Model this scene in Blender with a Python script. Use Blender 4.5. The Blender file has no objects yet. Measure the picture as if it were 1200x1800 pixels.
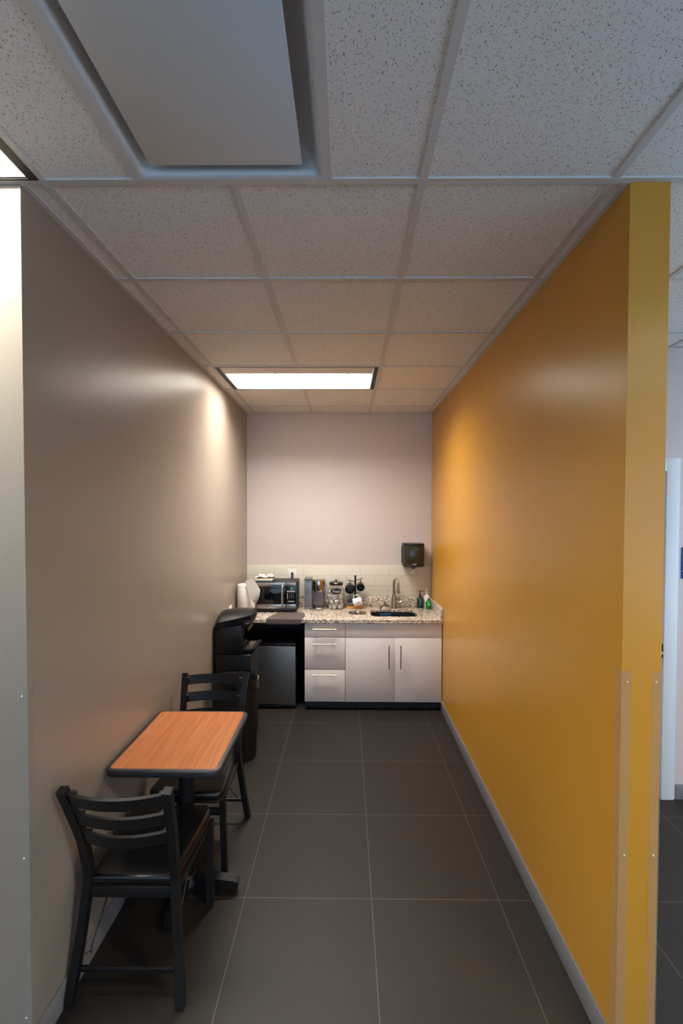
import bpy, bmesh, math, random
from mathutils import Vector, Matrix
random.seed(7)
S = bpy.context.scene
COL = S.collection
PI = math.pi
# ------------------------------------------------------------ camera, world, exposure
H = 1.8593
CEIL = 2.926
f_px, yaw, pit, rol, sx, sy = 796.7066, -0.0088, -0.0239, -0.0027, 1.04, 22.2494
c, s = math.cos(yaw), math.sin(yaw); A_ = Matrix(((c, -s, 0), (s, c, 0), (0, 0, 1)))
c, s = math.cos(pit), math.sin(pit); B_ = Matrix(((1, 0, 0), (0, c, s), (0, -s, c)))
c, s = math.cos(rol), math.sin(rol); D_ = Matrix(((c, 0, -s), (0, 1, 0), (s, 0, c)))
M_ = D_ @ B_ @ A_
cam = bpy.data.cameras.new('camera'); co = bpy.data.objects.new('camera', cam); COL.objects.link(co)
cam.sensor_fit = 'VERTICAL'; cam.sensor_height = 36; cam.lens = 36 * f_px / 1800
cam.shift_x = -sx / 1800; cam.shift_y = sy / 1800; cam.clip_start = 0.02
R_ = Matrix((M_[0], M_[2], -M_[1])).transposed()
co.matrix_world = Matrix.Translation((0, 0, H)) @ R_.to_4x4()
S.camera = co
W = bpy.data.worlds.new('sky'); S.world = W; W.use_nodes = True
W.node_tree.nodes['Background'].inputs[0].default_value = (0.48, 0.72, 1.0, 1)
W.node_tree.nodes['Background'].inputs[1].default_value = 2.45
S.view_settings.view_transform = 'Standard'; S.view_settings.look = 'None'
S.view_settings.gamma = 1; S.view_settings.exposure = 0.08; S.view_settings.use_curve_mapping = False
KITCHEN_LAMP = 84.0; KITCHEN_COL = (1.0, 0.955, 0.89)
FRONT_LAMP = 88.0; FRONT_COL = (0.98, 1.0, 0.93)
HALL_LAMP = 100.0; HALL_COL = (1.0, 0.86, 0.68); HALL_FILL_COL = (0.78, 0.88, 1.0)
try:
    S.cycles.max_bounces = 10; S.cycles.diffuse_bounces = 6; S.cycles.sample_clamp_indirect = 6
except Exception: pass

# ------------------------------------------------------------ materials
MATS = {}
def lin(r, g, b):
    f = lambda v: ((v / 255 + .055) / 1.055) ** 2.4 if v > 10 else v / 255 / 12.92
    return (f(r), f(g), f(b), 1)
def mat(name, col, rough=.5, metal=0, spec=.5, coat=0, bump=None, alpha=1, trans=0, emit=None, noise=None):
    m = bpy.data.materials.new(name); m.use_nodes = True
    nt = m.node_tree; b = nt.nodes['Principled BSDF']
    b.inputs['Base Color'].default_value = col; b.inputs['Roughness'].default_value = rough
    b.inputs['Metallic'].default_value = metal; b.inputs['Specular IOR Level'].default_value = spec
    b.inputs['Coat Weight'].default_value = coat; b.inputs['Alpha'].default_value = alpha
    b.inputs['Transmission Weight'].default_value = trans
    tc = nt.nodes.new('ShaderNodeTexCoord')
    if noise:   # (scale, amount)
        n = nt.nodes.new('ShaderNodeTexNoise'); n.inputs['Scale'].default_value = noise[0]; n.inputs['Detail'].default_value = 3
        nt.links.new(tc.outputs['Object'], n.inputs['Vector'])
        mx = nt.nodes.new('ShaderNodeMixRGB'); mx.blend_type = 'MULTIPLY'; mx.inputs[0].default_value = 1
        rp = nt.nodes.new('ShaderNodeMapRange'); rp.inputs['To Min'].default_value = 1 - noise[1]; rp.inputs['To Max'].default_value = 1 + noise[1]
        nt.links.new(n.outputs['Fac'], rp.inputs['Value']); mx.inputs[1].default_value = col
        nt.links.new(rp.outputs[0], mx.inputs[2]); nt.links.new(mx.outputs[0], b.inputs['Base Color'])
    if bump:    # (scale, strength, distance)
        n = nt.nodes.new('ShaderNodeTexNoise'); n.inputs['Scale'].default_value = bump[0]; n.inputs['Detail'].default_value = 2
        nt.links.new(tc.outputs['Object'], n.inputs['Vector'])
        bp = nt.nodes.new('ShaderNodeBump'); bp.inputs['Strength'].default_value = bump[1]; bp.inputs['Distance'].default_value = bump[2]
        nt.links.new(n.outputs['Fac'], bp.inputs['Height']); nt.links.new(bp.outputs[0], b.inputs['Normal'])
    if emit:
        b.inputs['Emission Color'].default_value = (*emit[0], 1); b.inputs['Emission Strength'].default_value = emit[1]
    MATS[name] = m
    return m
wallp = mat('greige_paint', lin(208, 194, 188), .34, bump=(160, .12, .002), noise=(1.2, .02))
taupe = mat('taupe_paint', lin(149, 136, 122), .3, bump=(160, .1, .002), noise=(1.2, .02))
ochre = mat('ochre_paint', lin(194, 138, 44), .3, bump=(160, .12, .002), noise=(1.2, .02))
vinyl = mat('grey_vinyl', lin(122, 118, 118), .5)
tee_m = mat('painted_tee', lin(208, 205, 202), .5)
hvac_m = mat('diffuser_paint', lin(205, 208, 210), .5)
white_lam = mat('white_laminate', lin(240, 230, 224), .35, noise=(2, .01))
shade_lam = mat('shade_dark_panel', lin(22, 21, 22), .6)  # near-black standing in for the deep shade of the knee space
toe_m = mat('toe_kick_vinyl', lin(38, 38, 46), .5)
nickel = mat('brushed_nickel', lin(178, 164, 150), .3, 1)
steel = mat('stainless', lin(190, 186, 182), .3, 1)
chrome = mat('chrome', lin(220, 215, 210), .1, 1)
sink_m = mat('sink_steel', lin(95, 95, 98), .35, 1)
blk = mat('black_plastic', lin(16, 16, 17), .3)
blk_g = mat('gloss_black', lin(8, 8, 10), .08)
blk_m = mat('black_metal', lin(25, 22, 21), .45, spec=.3)
cool = mat('cooler_black', lin(9, 9, 10), .38)
bag_glint = mat('bag_edge_glint', lin(150, 140, 120), .4)  # pale colour painting the glint on the bag edge
blk_matt = mat('matt_black', lin(12, 12, 13), .6)
vinylseat = mat('black_vinyl', lin(14, 14, 16), .3, bump=(260, .15, .001))
brownply = mat('brown_ply', lin(52, 31, 22), .5)
rubber = mat('rubber_edge', lin(40, 42, 45), .42, bump=(300, .1, .001))
cast = mat('cast_iron', lin(16, 16, 17), .5, spec=.3, bump=(200, .3, .001))
paper = mat('tissue_paper', lin(236, 228, 220), .9, bump=(90, .3, .002))
whitep = mat('white_plastic', lin(232, 228, 222), .4)
whitecer = mat('white_ceramic', lin(236, 230, 226), .15)
blkcer = mat('black_ceramic', lin(12, 14, 16), .15)
shade_cer = mat('shaded_white_ceramic', lin(150, 146, 140), .2)  # white glaze greyed so the rear mug looks shaded
bamboo = mat('bamboo', lin(206, 150, 84), .5, noise=(40, .1))
smoke = mat('smoke_plastic', lin(46, 42, 32), .18, noise=(3, .05))
blue = mat('sign_blue', lin(20, 60, 140), .4)
bluesp = mat('blue_sponge', lin(14, 52, 84), .9, bump=(200, .6, .003))
white_ink = mat('white_ink', lin(230, 230, 230), .6)
grey_ink = mat('grey_ink', lin(150, 150, 150), .5)
pink_ink = mat('pink_ink', lin(205, 120, 130), .6)
blue_ink = mat('blue_ink', lin(90, 100, 170), .6)
green_ink = mat('green_ink', lin(70, 190, 90), .5)
teal_b = mat('dark_green_bottle', lin(14, 46, 46), .15)
brown_p = mat('brown_pump', lin(86, 50, 38), .35)
green_b = mat('green_bottle', lin(20, 110, 40), .15)
pinklab = mat('pale_pink_label', lin(228, 212, 212), .4)
cream = mat('cream_card', lin(220, 214, 190), .7)
bluebook = mat('blue_cover', lin(40, 90, 130), .5)
cloth = mat('taupe_cloth', lin(84, 74, 72), .95, bump=(350, .5, .002), noise=(30, .12))
doorm = mat('door_paint', lin(214, 216, 220), .4)
frm = mat('door_frame_paint', lin(222, 224, 226), .35)
fridge_m = mat('dark_stainless', lin(150, 144, 138), .4, 1)
tank_m = mat('blue_grey_tank', lin(150, 156, 168), .12, 0, coat=.3, trans=.55)
coffee_g = mat('grey_coffee_body', lin(120, 116, 116), .35, .3)
copper = mat('bronze_chrome', lin(196, 184, 172), .14, 1)
led_g = mat('green_digits', lin(20, 60, 30), .4, emit=((.15, 1.0, .25), .5))
guard = mat('clear_guard', lin(185, 180, 175), .2, alpha=.10)
glass = bpy.data.materials.new('clear_glass'); glass.use_nodes = True
nt = glass.node_tree; nt.nodes.clear()
o = nt.nodes.new('ShaderNodeOutputMaterial'); mx = nt.nodes.new('ShaderNodeMixShader'); tr = nt.nodes.new('ShaderNodeBsdfTransparent')
gl = nt.nodes.new('ShaderNodeBsdfGlossy'); gl.inputs['Roughness'].default_value = .05
lw = nt.nodes.new('ShaderNodeLayerWeight'); lw.inputs['Blend'].default_value = .5
tr.inputs[0].default_value = (.985, .985, .98, 1)
pw = nt.nodes.new('ShaderNodeMath'); pw.operation = 'POWER'; pw.inputs[1].default_value = 4; ml = nt.nodes.new('ShaderNodeMath'); ml.operation = 'MULTIPLY_ADD'; ml.inputs[1].default_value = .35; ml.inputs[2].default_value = .04
nt.links.new(lw.outputs['Facing'], pw.inputs[0]); nt.links.new(pw.outputs[0], ml.inputs[0]); nt.links.new(ml.outputs[0], mx.inputs[0]); nt.links.new(tr.outputs[0], mx.inputs[1]); nt.links.new(gl.outputs[0], mx.inputs[2]); nt.links.new(mx.outputs[0], o.inputs[0])
def lamp_mat(name, col, strength):
    m = bpy.data.materials.new(name); m.use_nodes = True; n = m.node_tree; n.nodes.clear()
    o = n.nodes.new('ShaderNodeOutputMaterial'); e = n.nodes.new('ShaderNodeEmission')
    e.inputs[0].default_value = (*col, 1); e.inputs[1].default_value = strength
    n.links.new(e.outputs[0], o.inputs[0]); return m
lampK = lamp_mat('kitchen_tube_light', KITCHEN_COL, KITCHEN_LAMP)
lampF = lamp_mat('front_tube_light', FRONT_COL, FRONT_LAMP)
lampH = lamp_mat('hall_tube_light', HALL_COL, HALL_LAMP)
lampFill = lamp_mat('added_hall_light', HALL_FILL_COL, HALL_LAMP * .42)  # extra lamp out of view, added to brighten the hall
refl = mat('reflector_white', lin(225, 222, 218), .35)
louv = mat('louver_aluminium', lin(235, 232, 226), .4, .5)

def nodes_of(m): nt = m.node_tree; return nt, nt.nodes['Principled BSDF']
def N(nt, t, **kw):
    n = nt.nodes.new(t)
    for k, v in kw.items(): n.inputs[k].default_value = v
    return n
# ceiling tile: pale mineral fibre with small dark fissures
tile_m = mat('fissured_ceiling_tile', lin(238, 236, 232), .9)
nt, b = nodes_of(tile_m); tc = nt.nodes.new('ShaderNodeTexCoord')
mp = nt.nodes.new('ShaderNodeMapping'); mp.inputs['Scale'].default_value = (125, 72, 80); nt.links.new(tc.outputs['Object'], mp.inputs[0])
nz = N(nt, 'ShaderNodeTexNoise', Scale=1.6, Detail=1); nt.links.new(mp.outputs[0], nz.inputs['Vector'])
add = nt.nodes.new('ShaderNodeVectorMath'); add.operation = 'MULTIPLY_ADD'; add.inputs[1].default_value = (.9, .9, .9)
nt.links.new(nz.outputs['Color'], add.inputs[0]); nt.links.new(mp.outputs[0], add.inputs[2])
vo = N(nt, 'ShaderNodeTexVoronoi', Scale=1.9); nt.links.new(add.outputs[0], vo.inputs['Vector'])
n2 = N(nt, 'ShaderNodeTexNoise', Scale=90.0, Detail=2); nt.links.new(tc.outputs['Object'], n2.inputs['Vector'])
mr = nt.nodes.new('ShaderNodeMapRange'); mr.inputs['From Min'].default_value = .35; mr.inputs['From Max'].default_value = .70; mr.inputs['To Min'].default_value = .12; mr.inputs['To Max'].default_value = .36
nt.links.new(n2.outputs['Fac'], mr.inputs['Value'])
lt = nt.nodes.new('ShaderNodeMath'); lt.operation = 'LESS_THAN'; nt.links.new(vo.outputs['Distance'], lt.inputs[0]); nt.links.new(mr.outputs[0], lt.inputs[1])
mx = nt.nodes.new('ShaderNodeMixRGB'); mx.inputs[1].default_value = lin(238, 236, 232); mx.inputs[2].default_value = lin(140, 134, 130)
nt.links.new(lt.outputs[0], mx.inputs[0]); nt.links.new(mx.outputs[0], b.inputs['Base Color'])
bp = N(nt, 'ShaderNodeBump', Strength=.5, Distance=.003); bp.invert = True; nt.links.new(lt.outputs[0], bp.inputs['Height']); nt.links.new(bp.outputs[0], b.inputs['Normal'])
# floor tile
FX, FY, FT = -.483, 3.9863, .6126
floor_m = mat('brown_grey_floor_tile', lin(86, 78, 70), .52, spec=.3)
nt, b = nodes_of(floor_m); tc = nt.nodes.new('ShaderNodeTexCoord')
mp = nt.nodes.new('ShaderNodeMapping'); mp.inputs['Location'].default_value = (-FX + .0012, -FY + .0012 + FT * 10, 0); nt.links.new(tc.outputs['Object'], mp.inputs[0])
br = nt.nodes.new('ShaderNodeTexBrick'); br.offset = 0; br.squash = 1
for k, v in {'Scale': 1, 'Mortar Size': .0016, 'Mortar Smooth': .0, 'Brick Width': FT, 'Row Height': FT, 'Bias': 0}.items(): br.inputs[k].default_value = v
br.inputs['Color1'].default_value = lin(36, 32, 29); br.inputs["Color2"].default_value = lin(38, 34, 30); br.inputs['Mortar'].default_value = lin(92, 84, 76)
nt.links.new(mp.outputs[0], br.inputs['Vector'])
m2 = nt.nodes.new('ShaderNodeMapping'); m2.inputs['Scale'].default_value = (30, 420, 1); nt.links.new(tc.outputs['Object'], m2.inputs[0])
m3 = nt.nodes.new('ShaderNodeMapping'); m3.inputs['Scale'].default_value = (420, 30, 1); nt.links.new(tc.outputs['Object'], m3.inputs[0])
na = N(nt, 'ShaderNodeTexNoise', Scale=1.0, Detail=2); nt.links.new(m2.outputs[0], na.inputs['Vector'])
nb = N(nt, 'ShaderNodeTexNoise', Scale=1.0, Detail=2); nt.links.new(m3.outputs[0], nb.inputs['Vector'])
ad = nt.nodes.new('ShaderNodeMath'); ad.operation = 'ADD'; nt.links.new(na.outputs['Fac'], ad.inputs[0]); nt.links.new(nb.outputs['Fac'], ad.inputs[1])
mr = nt.nodes.new('ShaderNodeMapRange'); mr.inputs['From Min'].default_value = .6; mr.inputs['From Max'].default_value = 1.4; mr.inputs['To Min'].default_value = .82; mr.inputs['To Max'].default_value = 1.18
nt.links.new(ad.outputs[0], mr.inputs['Value'])
mx = nt.nodes.new('ShaderNodeMixRGB'); mx.blend_type = 'MULTIPLY'; mx.inputs[0].default_value = 1
nt.links.new(br.outputs['Color'], mx.inputs[1]); nt.links.new(mr.outputs[0], mx.inputs[2]); nt.links.new(mx.outputs[0], b.inputs['Base Color'])
bp = N(nt, 'ShaderNodeBump', Strength=.2, Distance=.001); nt.links.new(ad.outputs[0], bp.inputs['Height']); nt.links.new(bp.outputs[0], b.inputs['Normal'])
# backsplash ceramic tile
bs_m = mat('cream_ceramic_tile', lin(222, 214, 196), .22)
nt, b = nodes_of(bs_m); tc = nt.nodes.new('ShaderNodeTexCoord'); sp = nt.nodes.new('ShaderNodeSeparateXYZ'); nt.links.new(tc.outputs['Object'], sp.inputs[0])
cb = nt.nodes.new('ShaderNodeCombineXYZ'); nt.links.new(sp.outputs[0], cb.inputs[0]); nt.links.new(sp.outputs[2], cb.inputs[1])
mp = nt.nodes.new('ShaderNodeMapping'); mp.inputs['Location'].default_value = (-.305 + .305 * 8, -.977 + .112 * 10, 0); nt.links.new(cb.outputs[0], mp.inputs[0])
br = nt.nodes.new('ShaderNodeTexBrick'); br.offset = .5
for k, v in {'Scale': 1, 'Mortar Size': .002, 'Mortar Smooth': .3, 'Brick Width': .305, 'Row Height': .112}.items(): br.inputs[k].default_value = v
br.inputs['Color1'].default_value = lin(222, 214, 196); br.inputs['Color2'].default_value = lin(216, 210, 194); br.inputs['Mortar'].default_value = lin(188, 172, 150)
nt.links.new(mp.outputs[0], br.inputs['Vector']); nt.links.new(br.outputs['Color'], b.inputs['Base Color'])
bp = N(nt, 'ShaderNodeBump', Strength=.4, Distance=.002); bp.invert = True; nt.links.new(br.outputs['Fac'], bp.inputs['Height']); nt.links.new(bp.outputs[0], b.inputs['Normal'])
# granite
gran = mat('speckled_granite', lin(200, 180, 160), .16)
nt, b = nodes_of(gran); tc = nt.nodes.new('ShaderNodeTexCoord')
v1 = N(nt, 'ShaderNodeTexVoronoi', Scale=120.0); nt.links.new(tc.outputs['Object'], v1.inputs['Vector'])
n1 = N(nt, 'ShaderNodeTexNoise', Scale=80.0, Detail=4); nt.links.new(tc.outputs['Object'], n1.inputs['Vector'])
sp = nt.nodes.new('ShaderNodeSeparateColor'); nt.links.new(v1.outputs['Color'], sp.inputs[0])
ad = nt.nodes.new('ShaderNodeMath'); ad.operation = 'MULTIPLY_ADD'; ad.inputs[1].default_value = .55; nt.links.new(n1.outputs['Fac'], ad.inputs[0]); nt.links.new(sp.outputs[0], ad.inputs[2])
cr = nt.nodes.new('ShaderNodeValToRGB'); cr.color_ramp.interpolation = 'CONSTANT'
els = [(0, lin(44, 36, 34)), (.33, lin(106, 90, 80)), (.50, lin(166, 148, 130)), (.64, lin(208, 192, 170)), (.98, lin(224, 214, 200)), (1.15 / 1.6 + .3, lin(150, 140, 134))]
e = cr.color_ramp.elements; e[0].position = 0; e[0].color = els[0][1]; e[1].position = .33; e[1].color = els[1][1]
for p, cc in els[2:5]: q = e.new(min(p, .97)); q.color = cc
nt.links.new(ad.outputs[0], cr.inputs[0]); nt.links.new(cr.outputs[0], b.inputs['Base Color'])
# wood laminate table top
wood = mat('cherry_laminate', lin(190, 116, 66), .3)
nt, b = nodes_of(wood); tc = nt.nodes.new('ShaderNodeTexCoord')
mp = nt.nodes.new('ShaderNodeMapping'); mp.inputs['Scale'].default_value = (55, 3, 1); nt.links.new(tc.outputs['Object'], mp.inputs[0])
n1 = N(nt, 'ShaderNodeTexNoise', Scale=1.0, Detail=6, Roughness=.65); nt.links.new(mp.outputs[0], n1.inputs['Vector'])
cr = nt.nodes.new('ShaderNodeValToRGB'); e = cr.color_ramp.elements
e[0].position = .3; e[0].color = lin(178, 98, 52); e[1].position = .7; e[1].color = lin(212, 136, 84)
nt.links.new(n1.outputs['Fac'], cr.inputs[0]); nt.links.new(cr.outputs[0], b.inputs['Base Color'])
# napkin print
napk = mat('printed_napkin', lin(236, 230, 222), .9)
nt, b = nodes_of(napk); tc = nt.nodes.new('ShaderNodeTexCoord')
v1 = N(nt, 'ShaderNodeTexVoronoi', Scale=38.0); nt.links.new(tc.outputs['Object'], v1.inputs['Vector'])
cr = nt.nodes.new('ShaderNodeValToRGB'); cr.color_ramp.interpolation = 'CONSTANT'; e = cr.color_ramp.elements
e[0].color = lin(130, 50, 50); e[0].position = 0; e[1].position = .32; e[1].color = lin(50, 50, 80); q = e.new(.42); q.color = lin(236, 230, 222)
nt.links.new(v1.outputs['Distance'], cr.inputs[0]); nt.links.new(cr.outputs[0], b.inputs['Base Color'])

# ------------------------------------------------------------ mesh helpers
class MB:
    def __init__(s): s.bm = bmesh.new()
    def box(s, x0, x1, y0, y1, z0, z1, bev=0, seg=2):
        t = bmesh.new(); bmesh.ops.create_cube(t, size=1)
        for v in t.verts: v.co = Vector(((x0 + x1) / 2 + v.co.x * (x1 - x0), (y0 + y1) / 2 + v.co.y * (y1 - y0), (z0 + z1) / 2 + v.co.z * (z1 - z0)))
        if bev: bmesh.ops.bevel(t, geom=t.edges[:], offset=bev, segments=seg, affect='EDGES', profile=.5)
        s._merge(t); return s
    def _merge(s, t):
        me = bpy.data.meshes.new('tmp'); t.to_mesh(me); t.free(); s.bm.from_mesh(me); bpy.data.meshes.remove(me)
    def tube(s, pts, r, seg=12, square=False, up=None, caps=True):
        pts = [Vector(p) for p in pts]; n = len(pts); rs = r if isinstance(r, (list, tuple)) else [r] * n
        k = 4 if square else seg; rings = []; prev = None
        for i, p in enumerate(pts):
            d = (pts[min(i + 1, n - 1)] - pts[max(i - 1, 0)]).normalized()
            if up is not None: u = (Vector(up) - d * d.dot(Vector(up))).normalized()
            elif prev is None:
                a = Vector((0, 0, 1)) if abs(d.z) < .9 else Vector((1, 0, 0)); u = (a - d * d.dot(a)).normalized()
            else: u = (prev - d * d.dot(prev)).normalized()
            prev = u; w = d.cross(u); ring = []
            for j in range(k):
                a = 2 * PI * j / k + (PI / 4 if square else 0); rr = rs[i] * (math.sqrt(2) if square else 1)
                ring.append(s.bm.verts.new(p + (u * math.cos(a) + w * math.sin(a)) * rr))
            rings.append(ring)
        for i in range(n - 1):
            for j in range(k): s.bm.faces.new((rings[i][j], rings[i][(j + 1) % k], rings[i + 1][(j + 1) % k], rings[i + 1][j]))
        if caps: s.bm.faces.new(rings[0][::-1]); s.bm.faces.new(rings[-1])
        return s
    def lathe(s, prof, cx=0, cy=0, seg=32, rx=1, ry=1, axis='z', cz=0):
        rings = []
        for r, z in prof:
            ring = []
            for j in range(seg):
                a = 2 * PI * j / seg; q = (r * rx * math.cos(a), r * ry * math.sin(a), z)
                if axis == 'y': q = (q[0], -q[2], q[1])
                ring.append(s.bm.verts.new((cx + q[0], cy + q[1], cz + q[2])))
            rings.append(ring)
        for i in range(len(prof) - 1):
            for j in range(seg): s.bm.faces.new((rings[i][j], rings[i][(j + 1) % seg], rings[i + 1][(j + 1) % seg], rings[i + 1][j]))
        if prof[0][0] > 1e-6: s.bm.faces.new(rings[0][::-1])
        if prof[-1][0] > 1e-6: s.bm.faces.new(rings[-1])
        bmesh.ops.remove_doubles(s.bm, verts=s.bm.verts, dist=1e-6)
        return s
    def prism(s, poly, a0, a1, axis='z', bev=0, seg=2):
        """poly 2D list; axis z: (x,y); y: (x,z); x: (y,z)"""
        t = bmesh.new()
        def P(p, a): return {'z': (p[0], p[1], a), 'y': (p[0], a, p[1]), 'x': (a, p[0], p[1])}[axis]
        A = [t.verts.new(P(p, a0)) for p in poly]; B = [t.verts.new(P(p, a1)) for p in poly]
        t.faces.new(A[::-1]); t.faces.new(B); n = len(poly)
        for i in range(n): t.faces.new((A[i], A[(i + 1) % n], B[(i + 1) % n], B[i]))
        bmesh.ops.recalc_face_normals(t, faces=t.faces)
        if bev:
            ed = [e for f in t.faces if len(f.verts) == n for e in f.edges] if n > 4 else t.edges[:]
            bmesh.ops.bevel(t, geom=list(set(ed)), offset=bev, segments=seg, affect='EDGES', profile=.5)
        s._merge(t); return s
    def grid(s, fn, nu, nv):
        V = [[s.bm.verts.new(fn(i / nu, j / nv)) for j in range(nv + 1)] for i in range(nu + 1)]
        for i in range(nu):
            for j in range(nv): s.bm.faces.new((V[i][j], V[i + 1][j], V[i + 1][j + 1], V[i][j + 1]))
        return s
    def xform(s, M): bmesh.ops.transform(s.bm, matrix=M, verts=s.bm.verts); return s
    def out(s, name, m, parent=None, smooth=None, solid=0):
        if solid:
            bmesh.ops.recalc_face_normals(s.bm, faces=s.bm.faces)
            bmesh.ops.solidify(s.bm, geom=s.bm.faces[:], thickness=solid)
        bmesh.ops.recalc_face_normals(s.bm, faces=s.bm.faces)
        me = bpy.data.meshes.new(name); s.bm.to_mesh(me); s.bm.free()
        return link_mesh(name, me, m, parent, smooth)
def wloc(o):
    v = Vector((0, 0, 0))
    while o is not None: v += o.location; o = o.parent
    return v
def link_mesh(name, me, m, parent=None, smooth=None):
    ob = bpy.data.objects.new(name, me); COL.objects.link(ob); me.materials.append(m)
    if parent is not None:
        off = wloc(parent)
        for v in me.vertices: v.co -= off
        ob.parent = parent
    a = 35 if smooth is None else smooth
    me.polygons.foreach_set('use_smooth', [True] * len(me.polygons))
    me.set_sharp_from_angle(angle=math.radians(a))
    return ob
def center(ob):
    """put the origin of a top-level mesh at the middle of its base"""
    me = ob.data; xs = [v.co.copy() for v in me.vertices]
    mn = Vector([min(v[i] for v in xs) for i in range(3)]); mxx = Vector([max(v[i] for v in xs) for i in range(3)])
    off = Vector(((mn.x + mxx.x) / 2, (mn.y + mxx.y) / 2, mn.z))
    for v in me.vertices: v.co -= off
    ob.location += off
def thing(name, label, cat, loc, group=None):
    o = bpy.data.objects.new(name, None); COL.objects.link(o); o.location = loc; o.empty_display_size = .05
    o['label'] = label; o['category'] = cat
    if group: o['group'] = group
    return o
def tag(o, label, cat, group=None):
    center(o); o['label'] = label; o['category'] = cat
    if group: o['group'] = group
    return o
def struct(name, mb, m, **k):
    o = mb.out(name, m, **k); o['kind'] = 'structure'; return o
def text_mesh(body, size, M, depth=.0006, shear=0, align='CENTER', bold=0):
    cu = bpy.data.curves.new('t', 'FONT'); cu.body = body; cu.size = size; cu.extrude = depth; cu.shear = shear
    cu.align_x = align; cu.align_y = 'CENTER'; cu.offset = bold
    ob = bpy.data.objects.new('t', cu); COL.objects.link(ob)
    dg = bpy.context.evaluated_depsgraph_get(); me = bpy.data.meshes.new_from_object(ob.evaluated_get(dg))
    bpy.data.objects.remove(ob); bpy.data.curves.remove(cu); me.transform(M); me.materials.clear()
    return me
FACE_CAM = Matrix.Rotation(PI / 2, 4, 'X')   # text lying in XY stands up facing -Y
def rr(x0, x1, y0, y1, r, seg=6):
    p = []
    for cx, cy, a0 in ((x1 - r, y1 - r, 0), (x0 + r, y1 - r, 90), (x0 + r, y0 + r, 180), (x1 - r, y0 + r, 270)):
        for k in range(seg + 1):
            a = math.radians(a0 + 90 * k / seg); p.append((cx + r * math.cos(a), cy + r * math.sin(a)))
    return p
def boolean_cut(ob, cutters):
    for c_ in cutters:
        md = ob.modifiers.new('cut', 'BOOLEAN'); md.operation = 'DIFFERENCE'; md.solver = 'EXACT'; md.object = c_
    dg = bpy.context.evaluated_depsgraph_get(); dg.update()
    me = bpy.data.meshes.new_from_object(ob.evaluated_get(dg)); ob.modifiers.clear(); old = ob.data; ob.data = me
    bpy.data.meshes.remove(old)
    for c_ in cutters: bpy.data.objects.remove(c_)

# ------------------------------------------------------------ setting
XL, XR, XO = -1.060, .908, 1.037       # alcove left wall, right wall inner and outer faces
YF, YB = 1.487, 4.840                  # wall ends, back wall
RX0, RX1, RY0 = -4.0, 4.2, -4.2        # front room
YD = 2.94                              # wall with the door on the right
struct('floor', MB().box(RX0, RX1, RY0, YB + .1, -.05, 0), floor_m)
struct('wall_left', MB().box(RX0, XL, YF, YB + .1, 0, CEIL), taupe)
struct('wall_right', MB().box(XR, XO, YF, YB + .1, 0, CEIL), ochre)
struct('wall_back', MB().box(XL, XR, YB, YB + .1, 0, CEIL), wallp)
DX0, DX1, DZ = 1.14, 2.085, 2.17
wd = MB(); wd.box(XO, DX0, YD, YD + .12, 0, CEIL); wd.box(DX1, RX1, YD, YD + .12, 0, CEIL); wd.box(DX0, DX1, YD, YD + .12, DZ, CEIL)
struct('wall_hall', wd, wallp)
we = MB(); we.box(RX1, RX1 + .1, RY0, YD + .12, 0, .6); we.box(RX1, RX1 + .1, RY0, YD + .12, 2.55, CEIL)
for y in (RY0, -1.9, .4, YD): we.box(RX1, RX1 + .1, y, y + .12, .6, 2.55)  # open band added in this unseen wall so daylight reaches the hall
struct('wall_east', we, wallp)
struct('wall_west', MB().box(RX0 - .1, RX0, RY0, YF, 0, CEIL), wallp)
ws = MB(); ws.box(RX0, RX1, RY0 - .1, RY0, 0, .5); ws.box(RX0, RX1, RY0 - .1, RY0, 2.6, CEIL)
for x in (RX0, -1.5, 1.3, RX1 - .12): ws.box(x, x + .12, RY0 - .1, RY0, .5, 2.6)
struct('wall_south', ws, wallp)
T = .6096; CX, CY = -.9759, 1.4818
# cells that hold fixtures: (ix, iy) with cell spanning CX+ix*T .. ; iy index from CY
skip = {(-2, -1), (-1, -1), (0, 3), (1, 3), (0, -1), (4, -3), (5, -3), (6, 0), (7, 0)}
skip.discard((0, -1)); hv = (0, -1)
skip.add(None)
HVX0 = CX + T * .5   # diffuser sits half a module off the long runners
cm = MB(); ix0, ix1 = -5, 9; iy0, iy1 = -10, 6
SK = {k for k in skip if k}
for i in range(ix0, ix1):
    for j in range(iy0, iy1):
        if (i, j) in SK: continue
        x0, x1, y0, y1 = CX + i * T, CX + (i + 1) * T, CY + j * T, CY + (j + 1) * T
        if (i, j) == (0, -1): x1 = HVX0; 
        if (i, j) == (1, -1): x0 = HVX0 + T
        cm.box(x0, x1, y0, y1, CEIL + .006, CEIL + .022)
struct('ceiling', cm, tile_m)
gm = MB(); w = .0125
for i in range(ix0, ix1 + 1):
    x = CX + i * T
    # runner i
    segs = [(CY + iy0 * T, CY + iy1 * T)]
    cuts = {-1: [(-1, 0)], 1: [(3, 4), (-1, 0)], 5: [(-3, -2)], 7: [(0, 1)]}.get(i, [])
    for a, b_ in cuts:
        ns = []
        for s0, s1 in segs:
            c0, c1 = CY + a * T, CY + b_ * T
            if c0 >= s0 and c1 <= s1: ns += [(s0, c0), (c1, s1)]
            else: ns.append((s0, s1))
        segs = ns
    for s0, s1 in segs: gm.box(x - w, x + w, s0 + w, s1 - w, CEIL, CEIL + .007)
for x in (HVX0, HVX0 + T): gm.box(x - w, x + w, CY - T + w, CY - w, CEIL, CEIL + .007)
for j in range(iy0, iy1 + 1):
    y = CY + j * T; gm.box(CX + ix0 * T, CX + ix1 * T, y - w, y + w, CEIL - .0005, CEIL + .007)
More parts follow.
